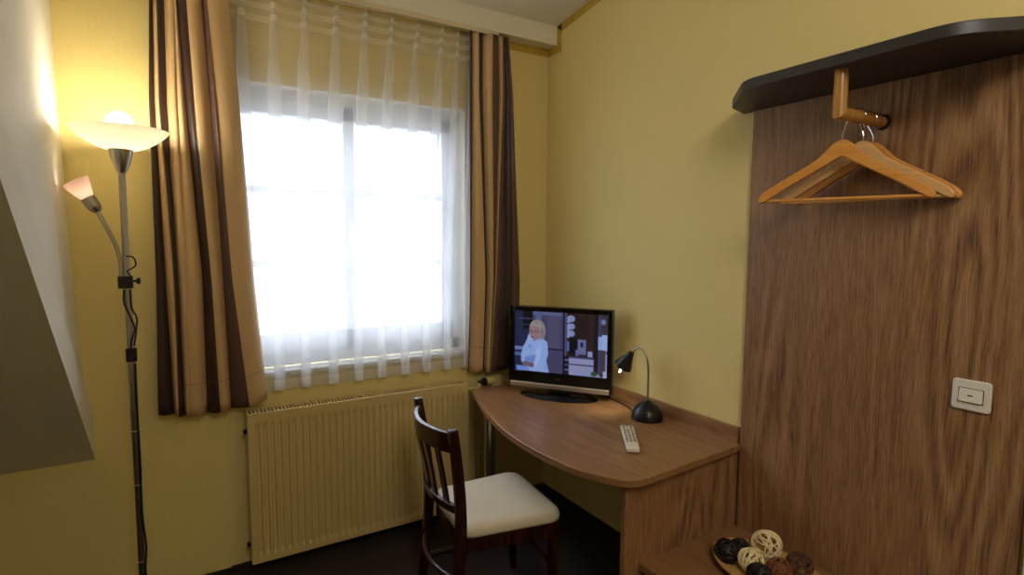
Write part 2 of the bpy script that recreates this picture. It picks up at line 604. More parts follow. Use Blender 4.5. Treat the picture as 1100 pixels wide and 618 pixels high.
# ------------------------------------------------------------------ window
win = bpy.data.objects.new('window_1', None)
C.objects.link(win)
win.location = (0, 0, 0)
structure(win)
FY0, FY1 = 0.085, 0.15
b = MB()
b.box(WX0, WX0 + 0.05, FY0, FY1 + 0.03, WZ0, WZ1)
b.box(WX1 - 0.05, WX1, FY0, FY1 + 0.03, WZ0, WZ1)
b.box(WX0, WX1, FY0, FY1 + 0.03, WZ1 - 0.06, WZ1)
b.box(WX0, WX1, FY0, FY1 + 0.03, WZ0, WZ0 + 0.07)
b.build('window_frame', M['win_white'], win, bevel=0.004)
XM = -1.208
for xa, xb in ((WX0 + 0.045, XM + 0.003), (XM - 0.003, WX1 - 0.045)):
    b = MB()
    l, r = (0.06, 0.032) if xa < -1.5 else (0.032, 0.072)
    z0, z1 = WZ0 + 0.065, WZ1 - 0.055
    b.box(xa, xa + l, FY0 - 0.012, FY1, z0, z1)
    b.box(xb - r, xb, FY0 - 0.012, FY1, z0, z1)
    b.box(xa, xb, FY0 - 0.012, FY1, z1 - 0.07, z1)
    b.box(xa, xb, FY0 - 0.012, FY1, z0, z0 + 0.105)
    for zm in (1.843, 1.476):
        b.box(xa, xb, FY0 + 0.005, FY1 - 0.015, zm - 0.018, zm + 0.018)
    s = b.build('window_sash', M['win_white'], win, bevel=0.004)
    g = MB().box(xa + l - 0.005, xb - r + 0.005, 0.115, 0.121, z0 + 0.1, z1 - 0.065)
    g.build('window_pane', M['glass'], s)
b = MB()
b.box(WX0 + 0.0005, WX0 + 0.004, 0.0, FY0, WZ0, WZ1)
b.box(WX1 - 0.004, WX1 - 0.0005, 0.0, FY0, WZ0, WZ1)
b.box(WX0, WX1, 0.0, FY0, WZ1 - 0.004, WZ1)
b.build('reveal_lining', M['beam_white'], win)
hb = MB()
hb.box(XM - 0.012, XM + 0.012, FY0 - 0.022, FY0 - 0.012, 1.62, 1.72)
hb.tube([(XM, FY0 - 0.02, 1.67), (XM, FY0 - 0.05, 1.67), (XM, FY0 - 0.055, 1.56)], 0.009, 10)
hb.build('window_handle', M['white_plastic'], win)
b = MB().box(WX0 + 0.004, WX1 - 0.004, -0.018, 0.085, WZ0 - 0.028, WZ0)
structure(b.build('trim_4', M['sill_stone'], bevel=0.006))

# ------------------------------------------------------------------ curtains
def interp_table(tab, z):
    """tab: columns of (x, z) from top to bottom; x of each column at height z (linear extrapolation)"""
    out = []
    for col in tab:
        c = sorted(col, key=lambda q: q[1])
        zs_ = [q[1] for q in c]; xs_ = [q[0] for q in c]
        if z > zs_[-1]:
            s = (xs_[-1] - xs_[-2]) / (zs_[-1] - zs_[-2]) * 0.6
            out.append(xs_[-1] + s * (z - zs_[-1]))
        else:
            out.append(float(np.interp(z, zs_, xs_)))
    return out

def drape(name, tab, bands, folds, ztop, zhem, ybase, amp, label, seed, extra_end=None):
    """bands: material index of each interval between table columns; folds: depth sign at each column"""
    rnd = random.Random(seed)
    K = 9
    rows, nz = [], 40
    ncol = len(tab)
    ph = [rnd.uniform(-.3, .3) for _ in range(ncol)]
    for iz in range(nz + 1):
        t = iz / nz
        row = []
        for c in range(ncol):
            pass
        # hem height varies per column; lay rows by fraction
        for c in range(ncol - 1):
            for k in range(K):
                s = k / K
                zc = zhem[c] * (1 - s) + zhem[c + 1] * s
                z = ztop + (zc - ztop) * t
                xs_ = interp_table(tab, z)
                x = xs_[c] * (1 - s) + xs_[c + 1] * s
                a = amp * (0.55 + 0.6 * t)
                e = folds[c] * (1 - s) + folds[c + 1] * s
                bump = math.sin(PI * s) * (0.75 if bands[c] == 0 else 0.55)
                y = ybase - a * (e + bump * 0.8) + 0.004 * math.sin(5 * t + ph[c] * 9 + s * 2)
                row.append(Vector((x, y, z)))
        xs_ = interp_table(tab, ztop + (zhem[-1] - ztop) * t)
        row.append(Vector((xs_[-1], ybase - amp * folds[-1] * (0.55 + 0.6 * t), ztop + (zhem[-1] - ztop) * t)))
        if extra_end is not None:
            last = row[-1]
            for dx, dy in extra_end:
                row.append(Vector((last.x + dx, last.y + dy, last.z)))
        rows.append(row)
    b = MB()
    n = len(rows[0])
    vs = [p for r in rows for p in r]
    b.v = [tuple(p) for p in vs]
    for i in range(nz):
        for j in range(n - 1):
            b.f.append((i * n + j, i * n + j + 1, (i + 1) * n + j + 1, (i + 1) * n + j))
            b.mi.append(bands[min(j // K, len(bands) - 1)])
            b.sm.append(True)
    o = b.build(name, [M['tan_satin'], M['brown_satin'], M['dark_satin']], solid=0.002, auto=75)
    # stitched hem line
    hem = MB()
    i = nz - 3
    hem.tube([rows[i][j] + Vector((0, -0.0022, 0)) for j in range(0, n, 2)], 0.0009, 5)
    hem.build('hem_stitching', M['brown_satin'], o)
    return tag(o, label, 'curtain')

LT = [[(-2.059, 2.576), (-2.076, 2.162), (-2.079, 1.425), (-2.094, 0.858)],
      [(-2.047, 2.578), (-2.056, 2.165), (-2.045, 1.424), (-2.036, 0.849)],
      [(-2.033, 2.581), (-2.039, 2.167), (-2.014, 1.423), (-2.018, 0.846)],
      [(-2.006, 2.587), (-2.013, 2.17), (-2.0, 1.422), (-1.997, 0.843)],
      [(-1.969, 2.595), (-1.975, 2.175), (-1.962, 1.421), (-1.976, 0.84)],
      [(-1.961, 2.597), (-1.944, 2.179), (-1.905, 1.419), (-1.907, 0.829)],
      [(-1.925, 2.605), (-1.91, 2.184), (-1.872, 1.418), (-1.857, 0.821)],
      [(-1.866, 2.618), (-1.849, 2.192), (-1.824, 1.417), (-1.809, 0.814)],
      [(-1.848, 2.622), (-1.827, 2.195), (-1.79, 1.416), (-1.735, 0.802)],
      [(-1.762, 2.641), (-1.735, 2.207), (-1.697, 1.413), (-1.651, 0.789)]]
drape('striped_curtain', LT, [2, 0, 2, 0, 0, 2, 0, 1, 0],
      [-.2, -1.0, .1, -1.0, -.2, -1.0, .2, -.9, .6, -.5],
      2.748, [0.834, 0.824, 0.818, 0.812, 0.808, 0.808, 0.812, 0.815, 0.822, 0.842], -0.088, 0.031,
      'tan and brown striped satin curtain left of the window, beside the floor lamp', 3)
RT = [[(-0.577, 2.707), (-0.577, 2.409), (-0.577, 1.378), (-0.588, 0.87)],
      [(-0.56, 2.71), (-0.56, 2.411), (-0.568, 1.378), (-0.579, 0.869)],
      [(-0.525, 2.717), (-0.525, 2.416), (-0.486, 1.376), (-0.5, 0.86)],
      [(-0.493, 2.723), (-0.495, 2.42), (-0.459, 1.375), (-0.476, 0.857)],
      [(-0.437, 2.734), (-0.441, 2.428), (-0.434, 1.374), (-0.457, 0.855)],
      [(-0.394, 2.742), (-0.387, 2.435), (-0.409, 1.373), (-0.444, 0.853)],
      [(-0.37, 2.746), (-0.368, 2.438), (-0.4, 1.373), (-0.435, 0.852)],
      [(-0.358, 2.749), (-0.343, 2.442), (-0.349, 1.371), (-0.384, 0.846)],
      [(-0.345, 2.751), (-0.318, 2.445), (-0.291, 1.37), (-0.313, 0.838)],
      [(-0.333, 2.753), (-0.3, 2.448), (-0.239, 1.368), (-0.24, 0.83)]]
drape('striped_curtain', RT, [2, 0, 2, 0, 1, 0, 1, 2, 1],  # darker strip inside the last brown stretch is fold shade put into the colour
      [-.3, -.9, .2, -1.0, .3, -.9, -.6, -.9, -.3, -.6],
      2.748, [0.848, 0.846, 0.838, 0.832, 0.828, 0.824, 0.824, 0.824, 0.832, 0.846], -0.086, 0.024,
      'tan and brown striped satin curtain right of the window, behind the television', 5,
      [(0.008, 0.02), (0.0, 0.045)])

# sheer voile between the drapes: deep pinch pleats opening into soft folds
PX = [-1.99, -1.86, -1.71, -1.572, -1.435, -1.285, -1.143, -1.005, -0.861, -0.725, -0.633, -0.565]
PB = [-2.0, -1.86, -1.722, -1.597, -1.472, -1.34, -1.212, -1.085, -0.957, -0.832, -0.71, -0.607]
b = MB()
nz, K = 46, 20
rnd = random.Random(11)
jit = [rnd.uniform(-.25, .25) for _ in PX]
rows = []
for iz in range(nz + 1):
    t = iz / nz
    row = []
    tt = min(1.0, t * 1.25)
    cen = [p * (1 - tt) + q * tt for p, q in zip(PX, PB)]
    for c in range(len(PX) - 1):
        d = cen[c + 1] - cen[c]
        for k in range(K):
            s = k / K                      # 0 = a pleat, 1 = the next one
            bb = 1.8 + 1.25 * min(1, t * 3.2) - 0.5 * max(0, t - .4) + jit[c] * min(1, t * 2)
            x = cen[c] + d * (s - bb * math.sin(2 * PI * s) / (2 * PI) * (0.9 if s < .5 else 0.9))
            a = 0.006 + 0.010 * min(1, t * 2.5) + 0.010 * t * t
            y = -0.042 - a * math.cos(2 * PI * s) + 0.004 * math.sin(4 * PI * s + jit[c] * 12) * t
            ztop = 2.748 - 0.011 * math.sin(PI * s) ** 0.6 if iz == 0 else None
            zt = 2.748 - 0.012 * math.sin(PI * s)
            zb = 0.866 + 0.004 * math.cos(2 * PI * s + jit[c])
            tv = (t ** 1.25)
            z = zt + (zb - zt) * tv
            row.append(Vector((x, y, z)))
    row.append(Vector((cen[-1], -0.042 - 0.015, 2.748 + (0.866 - 2.748) * (t ** 1.25))))
    xe = cen[-1]
    row.append(Vector((xe + 0.035, -0.045, row[-1].z)))
    row.append(Vector((xe + 0.06, -0.035, row[-1].z)))
    rows.append(row)
n = len(rows[0])
b.v = [tuple(p) for r in rows for p in r]
for i in range(nz):
    for j in range(n - 1):
        b.f.append((i * n + j, i * n + j + 1, (i + 1) * n + j + 1, (i + 1) * n + j))
        zc = rows[i][j].z
        b.mi.append(1 if (i in (1, 3, 5) or i == nz - 1) else 0)
        b.sm.append(True)
sh = b.build('sheer_curtain', [M['sheer'], M['sheer_tape']], auto=80)
tag(sh, 'white translucent pleated voile across the window between the striped curtains', 'curtain')

# curtain rail under the beam, its end curving back to the wall
rail = thing('curtain_rail', 'cream curtain rail under the white beam, its right end bent to the wall', 'curtain rail', (-1.2, -0.08, 2.762))
pts = [(-1.2, -0.012, -0.010), (0.70, -0.012, -0.010)] + [(0.70 + 0.125 * math.sin(a), -0.012 + 0.09 * (1 - math.cos(a)), -0.010) for a in [k * PI / 16 for k in range(1, 9)]]
pr = []
rings = []
pv = [Vector(p) for p in pts]
for i, p in enumerate(pv):
    tdir = (pv[min(i + 1, len(pv) - 1)] - pv[max(i - 1, 0)]).normalized()
    nrm = Vector((tdir.y, -tdir.x, 0))
    rings.append([p + nrm * 0.004 + Vector((0, 0, 0.010)), p + nrm * 0.004 + Vector((0, 0, -0.012)), p - nrm * 0.003 + Vector((0, 0, -0.012)), p - nrm * 0.003 + Vector((0, 0, 0.010))])
MB().rings(rings, smooth=False).build('rail_fascia', M['rail'], rail)
MB().box(-1.2, 0.80, -0.008, 0.012, -0.012, 0.0).build('drape_track', M['rail'], rail)
MB().box(-1.2, 0.74, 0.026, 0.046, -0.012, 0.0).build('sheer_track', M['rail'], rail)

# ------------------------------------------------------------------ radiator
RX0, RX1, RZ0, RZ1 = -1.747, -0.616, 0.068, 0.792
rad = thing('radiator', 'cream ribbed panel radiator on the back wall below the window sill', 'radiator', (RX0, -0.13, 0.0))
W = RX1 - RX0
def fluted(yfront, sign, zmarg=0.03):
    N = 34
    cols = []
    per = (W - 0.04) / N
    rows = []
    zl = [RZ0, RZ0 + 0.018, RZ0 + 0.03, RZ0 + 0.05, RZ1 - 0.07, RZ1 - 0.045, RZ1 - 0.03, RZ1 - 0.012]
    dl = [0, 0, 0.15, 1, 1, 0.15, 0, 0]
    for z, dpt in zip(zl, dl):
        row = [Vector((0, yfront, z))]
        for i in range(N):
            x0 = 0.02 + i * per
            for s, q in ((0.0, 0), (0.22, 0), (0.36, 1), (0.74, 1), (0.88, 0)):
                row.append(Vector((x0 + s * per, yfront + sign * 0.009 * q * dpt, z)))
        row.append(Vector((W, yfront, z)))
        rows.append(row)
    return MB().rings(rows, closed=False, caps=False, smooth=False)
fluted(0.0, 1).build('front_panel', M['radiator'], rad, solid=0.0016)
fluted(0.09, -1).build('back_panel', M['radiator'], rad, solid=0.0016)
b = MB()
fr = 0.012
b.box(-0.002, W + 0.002, -0.002, fr - 0.002, RZ1 - 0.014, RZ1)
b.box(-0.002, W + 0.002, 0.083, 0.095, RZ1 - 0.014, RZ1)
ns = 68
for i in range(ns + 1):
    x = i / ns * (W - 0.006)
    b.box(x, x + 0.005, fr - 0.004, 0.085, RZ1 - 0.010, RZ1 - 0.002)
b.build('top_grille', M['radiator'], rad)
for x in (-0.003, W - 0.0):
    MB().box(x, x + 0.003, -0.001, 0.093, RZ0 + 0.004, RZ1 - 0.002).build('side_cover', M['radiator'], rad, bevel=0.001)
b = MB()
zz = [RZ0 + 0.03, RZ1 - 0.03]
N = 60
row0 = []
for i in range(N + 1):
    x = 0.02 + i / N * (W - 0.04)
    row0.append((x, 0.028 if i % 2 else 0.066))
b.rings([[Vector((x, y, z)) for x, y in row0] for z in zz], closed=False, caps=False, smooth=False)
b.build('convector_fins', M['dark_gap'], rad, solid=0.001)
for zc in (0.70, 0.15):
    b = MB().tube([(-0.004, 0.045, zc), (-0.018, 0.045, zc)], 0.011, 10)
    b.build('blanking_plug', M['dark_gap'], rad)
# thermostatic valve to the right
vl = MB()
vl.tube([(W, 0.045, 0.745), (W + 0.095, 0.045, 0.745)], 0.010, 12)
vl.tube([(W + 0.095, 0.045, 0.71), (W + 0.095, 0.045, 0.775)], 0.014, 14)
vl.tube([(W + 0.095, 0.045, 0.71), (W + 0.095, 0.045, 0.15), (W + 0.095, 0.09, 0.10), (W + 0.095, 0.118, 0.10)], 0.0085, 10)
valve = vl.build('valve_pipe', M['radiator'], rad)
vm = axis_matrix((W + 0.112, 0.035, 0.778), (1, 0.05, 0.0))
b = MB().lathe([(0.012, 0.0), (0.021, 0.002), (0.024, 0.012), (0.022, 0.022), (0.012, 0.024)], 22, vm)
b.build('valve_collar', M['black_plastic'], valve)
b = MB()
b.lathe([(0.016, 0.022), (0.021, 0.026), (0.022, 0.05), (0.023, 0.068), (0.021, 0.075), (0.0, 0.077)], 24, vm)
for k in range(12):
    a = k * PI / 6
    p0 = vm @ Vector((0.0225 * math.cos(a), 0.0225 * math.sin(a), 0.05))
    p1 = vm @ Vector((0.0225 * math.cos(a), 0.0225 * math.sin(a), 0.072))
    b.tube([p0, p1], 0.0024, 6)
b.build('thermostat_head', M['radiator'], valve)
bs = MB()
bs.tube([(W + 0.095, 0.045, 0.775), (W + 0.095, 0.04, 0.778), (W + 0.115, 0.036, 0.778)], 0.011, 10)
bs.build('valve_neck', M['black_plastic'], valve)

# ------------------------------------------------------------------ floor lamp
LX, LY = -2.170, -0.28
lamp = thing('floor_lamp', 'brushed metal uplighter floor lamp with opal glass bowl and reading arm, by the left curtain', 'floor lamp', (LX, LY, 0.0))
MB().lathe([(0.0, 0.0), (0.125, 0.0), (0.13, 0.006), (0.128, 0.018), (0.11, 0.026), (0.03, 0.034), (0.014, 0.05), (0.012, 0.06)], 40).build('base', M['nickel'], lamp)
MB().lathe([(0.0125, 0.04), (0.0125, 1.86)], 20).build('pole', M['nickel'], lamp)
for zj in (0.56, 0.92):
    MB().lathe([(0.0127, zj - 0.004), (0.0145, zj - 0.003), (0.0145, zj + 0.003), (0.0127, zj + 0.004)], 20).build('pole_joint', M['nickel'], lamp)
MB().lathe([(0.0125, 1.845), (0.018, 1.852), (0.030, 1.885), (0.0375, 1.915), (0.040, 1.934), (0.038, 1.936), (0.0, 1.936)], 32).build('lamp_cup', M['nickel'], lamp)
prof = [(0.030, 1.933), (0.055, 1.934), (0.085, 1.945), (0.118, 1.966), (0.145, 1.988), (0.160, 2.004), (0.1625, 2.008), (0.160, 2.009),
        (0.142, 1.992), (0.115, 1.971), (0.083, 1.950), (0.055, 1.939), (0.030, 1.938)]
MB().lathe(prof, 64).build('bowl_shade', M['bowl_glass'], lamp)
bu = []
for k in range(0, 15):
    a = -PI / 2 + 0.35 + (PI - 0.35) * k / 14
    bu.append((0.048 * math.cos(a), 2.026 + 0.048 * math.sin(a)))
MB().lathe([(0.014, 1.937), (0.016, 1.97)] + bu, 32).build('globe_bulb', M['bulb'], lamp)
# clamp that carries the reading arm
b = MB()
b.box(-0.030, 0.018, -0.018, 0.018, 1.405, 1.452)
b.tube([(0.015, 0, 1.432), (0.030, 0, 1.432)], 0.005, 10)
b.lathe([(0.004, 0.0), (0.011, 0.002), (0.013, 0.008), (0.011, 0.014), (0.0, 0.016)], 16, axis_matrix((0.028, 0, 1.432), (1, 0, 0)))
b.build('clamp', M['black_plastic'], lamp, bevel=0.002)
arm_pts = spline([(-0.020, 0, 1.44), (-0.018, 0, 1.50), (-0.030, 0, 1.566), (-0.050, 0, 1.62), (-0.066, 0, 1.66), (-0.082, 0, 1.70)], 10)
arm = MB().tube(arm_pts, 0.0075, 12).build('reading_arm', M['nickel'], lamp)
ax = Vector((-0.50, 0.0, 0.86)).normalized()
hm = axis_matrix((-0.080, 0, 1.696), ax)
MB().lathe([(0.0, 0.0), (0.012, 0.001), (0.020, 0.012), (0.024, 0.026), (0.0245, 0.060), (0.0, 0.061)], 24, hm).build('reading_head', M['nickel'], arm)
MB().lathe([(0.020, 0.056), (0.024, 0.066), (0.031, 0.085), (0.038, 0.105), (0.044, 0.128), (0.0425, 0.1285), (0.036, 0.105), (0.029, 0.085), (0.022, 0.066), (0.018, 0.058)], 32, hm).build('reading_shade', M['pink_glass'], arm)
MB().lathe([(0.0, 0.06), (0.012, 0.062), (0.012, 0.085), (0.016, 0.098), (0.014, 0.112), (0.0, 0.118)], 18, hm).build('reading_bulb', M['reading_bulb'], arm)
# cable running down the pole, with an inline switch
cab = MB()
p = [(-0.012, -0.008, 1.40), (-0.014, -0.012, 1.35), (0.002, -0.018, 1.30), (0.016, -0.014, 1.25), (0.004, -0.018, 1.20), (0.000, -0.018, 1.165)]
cab.tube(spline(p, 8), 0.0032, 8)
p = [(0.022, -0.012, 1.485), (0.030, -0.006, 1.50), (0.022, -0.016, 1.525), (0.0, -0.016, 1.53)]
p2 = [(0.012, -0.012, 1.452), (0.002, -0.016, 1.472), (0.022, -0.012, 1.485)]
cab.tube(spline(p2 + p[1:], 8), 0.0028, 8)
p = [(0.008, -0.015, 1.40), (0.010, -0.016, 1.33), (0.024, -0.010, 1.29), (0.022, -0.012, 1.25), (0.012, -0.017, 1.18)]
cab.tube(spline(p, 8), 0.0032, 8)
p = [(0.012, -0.016, 1.11), (0.011, -0.018, 0.9), (0.012, -0.016, 0.7), (0.010, -0.018, 0.5), (0.018, -0.016, 0.36), (0.012, -0.018, 0.26), (0.022, -0.018, 0.12), (0.04, -0.03, 0.05)]
cab.tube(spline(p, 8), 0.0036, 8)
cable = cab.build('power_cable', M['black_cable'], lamp)
b = MB()
b.box(-0.016, 0.020, -0.034, -0.013, 1.120, 1.172)
b.box(-0.009, 0.013, -0.037, -0.033, 1.130, 1.145)
b.build('cable_switch', M['black_plastic'], cable, bevel=0.004)
for zc in (0.84, 0.62, 0.30):
    MB().tube([(0.0165 * math.cos(a), 0.0185 * math.sin(a) - 0.002, zc) for a in [k * PI / 8 for k in range(16)]], 0.0012, 6, loop=True).build('cable_tie', M['white_plastic'], cable)

# ------------------------------------------------------------------ desk
DZ = 0.754
desk = thing('desk', 'oak laminate corner desk with a curved front edge and a panel side', 'desk', (-0.4, -0.75, 0.0))
def dl_(p): return (p[0] + 0.4, p[1] + 0.75)
curve = spline([(-0.585, -0.128, 0), (-0.607, -0.17, 0), (-0.655, -0.32, 0), (-0.712, -0.496, 0), (-0.78, -0.794, 0), (-0.796, -1.047, 0), (-0.777, -1.27, 0), (-0.738, -1.389, 0), (-0.690, -1.470, 0), (-0.645, -1.502, 0), (-0.59, -1.508, 0)], 8)
poly = [dl_((p.x, p.y)) for p in curve] + [dl_((-0.024, -1.468)), dl_((-0.024, -1.452)), dl_((-0.002, -1.452)), dl_((-0.002, -0.128))]
MB().prism(poly, DZ - 0.028, DZ, smooth=True).build('desktop', M['oak_y'], desk, bevel=0.003)
MB().box(0.378, 0.3985, -0.700, 0.622, DZ, DZ + 0.066).build('upstand', M['oak_y'], desk, bevel=0.0015)
MB().box(-0.245, 0.398, -0.697, -0.675, 0.0, DZ - 0.028).build('side_panel', M['oak_z'], desk, bevel=0.001)
lg = MB().lathe([(0.030, 0.012), (0.030, DZ - 0.034), (0.045, DZ - 0.033), (0.045, DZ - 0.028)], 28, Matrix.Translation((-0.205, 0.385, 0)))
lg.lathe([(0.034, 0.0), (0.034, 0.012), (0.028, 0.014)], 24, Matrix.Translation((-0.205, 0.385, 0)))
lg.build('leg', M['nickel'], desk)
b = MB()
b.box(-0.34, -0.27, -0.57, -0.50, DZ - 0.036, DZ - 0.028)
b.tube([(-0.33, -0.56, DZ - 0.040), (-0.28, -0.51, DZ - 0.040)], 0.004, 8)
b.build('cable_outlet', M['black_plastic'], desk)

# ------------------------------------------------------------------ wardrobe wall panel, hat shelf, hanging rail, bench
PY0, PY1 = -2.367, -1.462
panel = MB().box(-0.021, -0.001, PY0, PY1, 0.0, 2.119).build('wall_panel', M['oak_z'], bevel=0.001)
tag(panel, 'tall oak laminate panel on the right wall behind the wooden hangers', 'wall panel')
hat = MB()
poly = round_poly([(-0.002, -1.40), (-0.128, -1.44), (-0.322, -1.632), (-0.330, -2.25), (-0.205, -2.37), (-0.002, -2.37)], [0, 0.02, 0.05, 0.07, 0.03, 0], 6)
hat.prism(poly, 2.120, 2.155, smooth=True)
hat = hat.build('hat_shelf', M['anthracite'], bevel=0.003)
tag(hat, 'dark grey hat shelf with cut corners on top of the oak panel', 'shelf')

rl = thing('hanging_rail', 'round wooden hanging rail bent at a right angle below the dark hat shelf', 'clothes rail', (-0.275, -1.940, 1.993))
r_ = 0.0195
seg = 20
# mitred elbow: vertical post meets horizontal arm in a 45 degree cut
def mitre_ring(kind, s):
    out = []
    for j in range(seg):
        a = 2 * PI * j / seg
        c, d = r_ * math.cos(a), r_ * math.sin(a)
        if kind == 'post':   # axis z, at height s (None = mitre)
            out.append(Vector((c, d, c if s is None else s)))
        else:                # axis x
            out.append(Vector((c if s is None else s, d, c)))
    return out
MB().rings([mitre_ring('post', None), mitre_ring('post', 0.1265)]).build('post', M['rail_wood'], rl)
am = MB().rings([mitre_ring('arm', None), mitre_ring('arm', 0.252)]).build('arm', M['rail_wood'], rl)
MB().lathe([(0.0205, 0.0), (0.026, 0.002), (0.026, 0.007), (0.0, 0.007)], 24, axis_matrix((0.2465, 0, 0), (1, 0, 0))).build('end_socket', M['black_plastic'], rl)
MB().tube([(0.145, 0.0, -0.019), (0.145, 0.0, -0.028)], 0.003, 8).build('stop_screw', M['chrome'], am)

bench = thing('luggage_bench', 'low oak laminate luggage bench beside the desk, against the tall wall panel', 'bench', (-0.30, -1.9, 0.0))
MB().box(-0.272, 0.278, -0.467, 0.4525, 0.370, 0.400).build('bench_top', M['oak_y'], bench, bevel=0.0015)
MB().box(-0.20, 0.278, -0.465, -0.443, 0.0, 0.370).build('side_panel', M['oak_z'], bench, bevel=0.001)
MB().box(0.0, 0.02, -0.443, 0.4525, 0.12, 0.370).build('rear_rail', M['oak_y'], bench, bevel=0.001)

# ------------------------------------------------------------------ hangers
def hanger_mesh(wood_mat, name, label, loc, rotz, group, notch, off):
    t = thing(name, label, 'clothes hanger', loc, rotz, group)
    up = [(0, 0), (0.012, -0.003), (0.026, -0.012), (0.045, -0.032), (0.066, -0.055), (0.10, -0.078), (0.15, -0.107), (0.20, -0.138), (0.232, -0.160), (0.246, -0.177), (0.246, -0.188)]
    lo = [(0.240, -0.195), (0.225, -0.190), (0.15, -0.141), (0.08, -0.100), (0.03, -0.070), (0.008, -0.056), (0.0, -0.054)]
    right = up + lo
    left = [(-x, z) for x, z in right[1:-1]][::-1]
    poly = [(x + off, z) for x, z in right + left]
    mm = Matrix(((1, 0, 0, 0), (0, 0, 1, 0), (0, 1, 0, 0), (0, 0, 0, 1)))
    mb = MB().prism(poly, -0.011, 0.011, mat=mm, smooth=True)
    mb.build('shoulder_bar', wood_mat, t, bevel=0.004)
    MB().tube([(off - 0.234, 0, -0.186), (off + 0.234, 0, -0.186)], 0.0055, 12).build('trouser_bar', wood_mat, t)
    # wire hook: shank, then round over the rail
    pts = [(off, 0, -0.01), (off, 0, 0.020)]
    R = 0.0245
    zc = 0.0665
    for k in range(0, 13):
        a = PI * 1.12 - k * (PI * 1.28) / 12
        pts.append((R * math.cos(a), 0, zc + R * math.sin(a)))
    MB().tube(spline(pts, 3), 0.0021, 8).build('hook', M['chrome'], t)
    if notch:
        for s in (-1, 1):
            b = MB()
            b.tube([(off + s * 0.17, -0.0112, -0.118), (off + s * 0.17, -0.0116, -0.112), (off + s * 0.178, -0.0116, -0.112)], 0.0016, 6)
            b.build('strap_notch', M['rail_wood'], t)
    return t
HZ = 1.928
# the hook's ring hangs from the rail: its centre sits just under the rail's axis
def hpos(x): return (x, -1.940, HZ - 0.002)
hanger_mesh(M['beech'], 'clothes_hanger', 'honey-coloured wooden hanger nearest on the rail, in front of the other two', hpos(-0.177), PI / 2 + math.radians(20) + PI, 'wooden hangers on the rail', False, -0.034)
hanger_mesh(M['beech_pale'], 'clothes_hanger', 'paler wooden hanger in the middle of the rail, between the other two', hpos(-0.110), PI / 2 + math.radians(11) + PI, 'wooden hangers on the rail', True, -0.010)
hanger_mesh(M['beech'], 'clothes_hanger', 'wooden hanger farthest back on the rail, closest to the oak panel', hpos(-0.062), PI / 2 + math.radians(5) + PI, 'wooden hangers on the rail', False, -0.004)

# ------------------------------------------------------------------ switch on the panel
sw = thing('wall_switch', 'cream square wall switch plate on the oak panel', 'switch', (-0.021, -2.234, 1.152))
mm = Matrix(((0, 0, -1, 0), (1, 0, 0, 0), (0, 1, 0, 0), (0, 0, 0, 1)))
P_ = MB().prism(round_poly([(-0.048, -0.046), (0.048, -0.046), (0.048, 0.046), (-0.048, 0.046)], 0.012, 6), 0.0, 0.010, mat=mm, smooth=True)
P_.build('cover_plate', M['white_plastic'], sw, bevel=0.004, bseg=3)
P_ = MB()
P_._add([mm @ Vector(p) for p in [(-0.029, -0.020, 0.009), (0.029, -0.020, 0.009), (0.029, 0.020, 0.009), (-0.029, 0.020, 0.009),
                                  (-0.028, -0.019, 0.018), (0.028, -0.019, 0.018), (0.028, 0.019, 0.012), (-0.028, 0.019, 0.012)]],
        [(0, 3, 2, 1), (4, 5, 6, 7), (0, 1, 5, 4), (1, 2, 6, 5), (2, 3, 7, 6), (3, 0, 4, 7)])
rk = P_.build('rocker', M['white_plastic'], sw, bevel=0.0012)
MB().prism(round_poly([(-0.0065, -0.0018), (0.0065, -0.0018), (0.0065, 0.0018), (-0.0065, 0.0018)], 0.001, 3), 0.0145, 0.0158, mat=mm).build('indicator', M['dark_gap'], rk)
MB().prism([(-0.031, -0.0225), (0.031, -0.0225), (0.031, 0.0215), (-0.031, 0.0215)], 0.0095, 0.0103, mat=mm).build('rocker_gap', M['dark_gap'], rk)

# ------------------------------------------------------------------ television
TVO = (-0.255, -0.500, DZ)
tv = thing('television', 'black flat television standing on the desk in the corner, switched on', 'television', TVO, math.atan2(-0.805, 0.592))
HW, TZ0, TZ1 = 0.289, 0.044, 0.487
b = MB()
SX0, SX1, SZ0, SZ1 = -0.257, 0.263, 0.128, 0.461
b.box(-HW, HW, 0.004, 0.045, TZ0, TZ1)
b.box(-HW, SX0, -0.008, 0.006, TZ0, TZ1)
b.box(SX1, HW, -0.008, 0.006, TZ0, TZ1)
b.box(SX0, SX1, -0.008, 0.006, SZ1, TZ1)
b.box(SX0, SX1, -0.008, 0.006, TZ0 + 0.02, SZ0)
case = b.build('casing', M['black_gloss'], tv, bevel=0.0025)
b = MB().box(-0.2, 0.2, 0.045, 0.085, TZ0 + 0.06, TZ1 - 0.07)
b.build('rear_housing', M['black_plastic'], case, bevel=0.015, bseg=3)
# silver strip along the bottom, gently bowed downwards
rr = []
for k in range(21):
    x = -0.278 + k / 20 * 0.556
    e = 1 - (x / 0.278) ** 2
    rr.append([Vector((x, -0.012 - 0.004 * e, TZ0 + 0.024)), Vector((x, -0.016 - 0.004 * e, TZ0 + 0.018)), Vector((x, -0.014 - 0.004 * e, TZ0 - 0.002)), Vector((x, 0.0, TZ0 - 0.002)), Vector((x, 0.0, TZ0 + 0.024))])
MB().rings(rr, smooth=False).build('silver_strip', M['tv_silver'], tv)
b = MB()
for k, x in enumerate((-0.012, -0.004, 0.004)):
    b.box(x, x + 0.0022, -0.0088, -0.0078, 0.093, 0.1035)
b.box(-0.012, -0.0065, -0.0088, -0.0078, 0.093, 0.095)
b.box(0.004, 0.0105, -0.0088, -0.0078, 0.1015, 0.1035)
b.box(0.004, 0.0105, -0.0088, -0.0078, 0.093, 0.095)
b.build('maker_mark', M['logo_grey'], case)
b = MB()
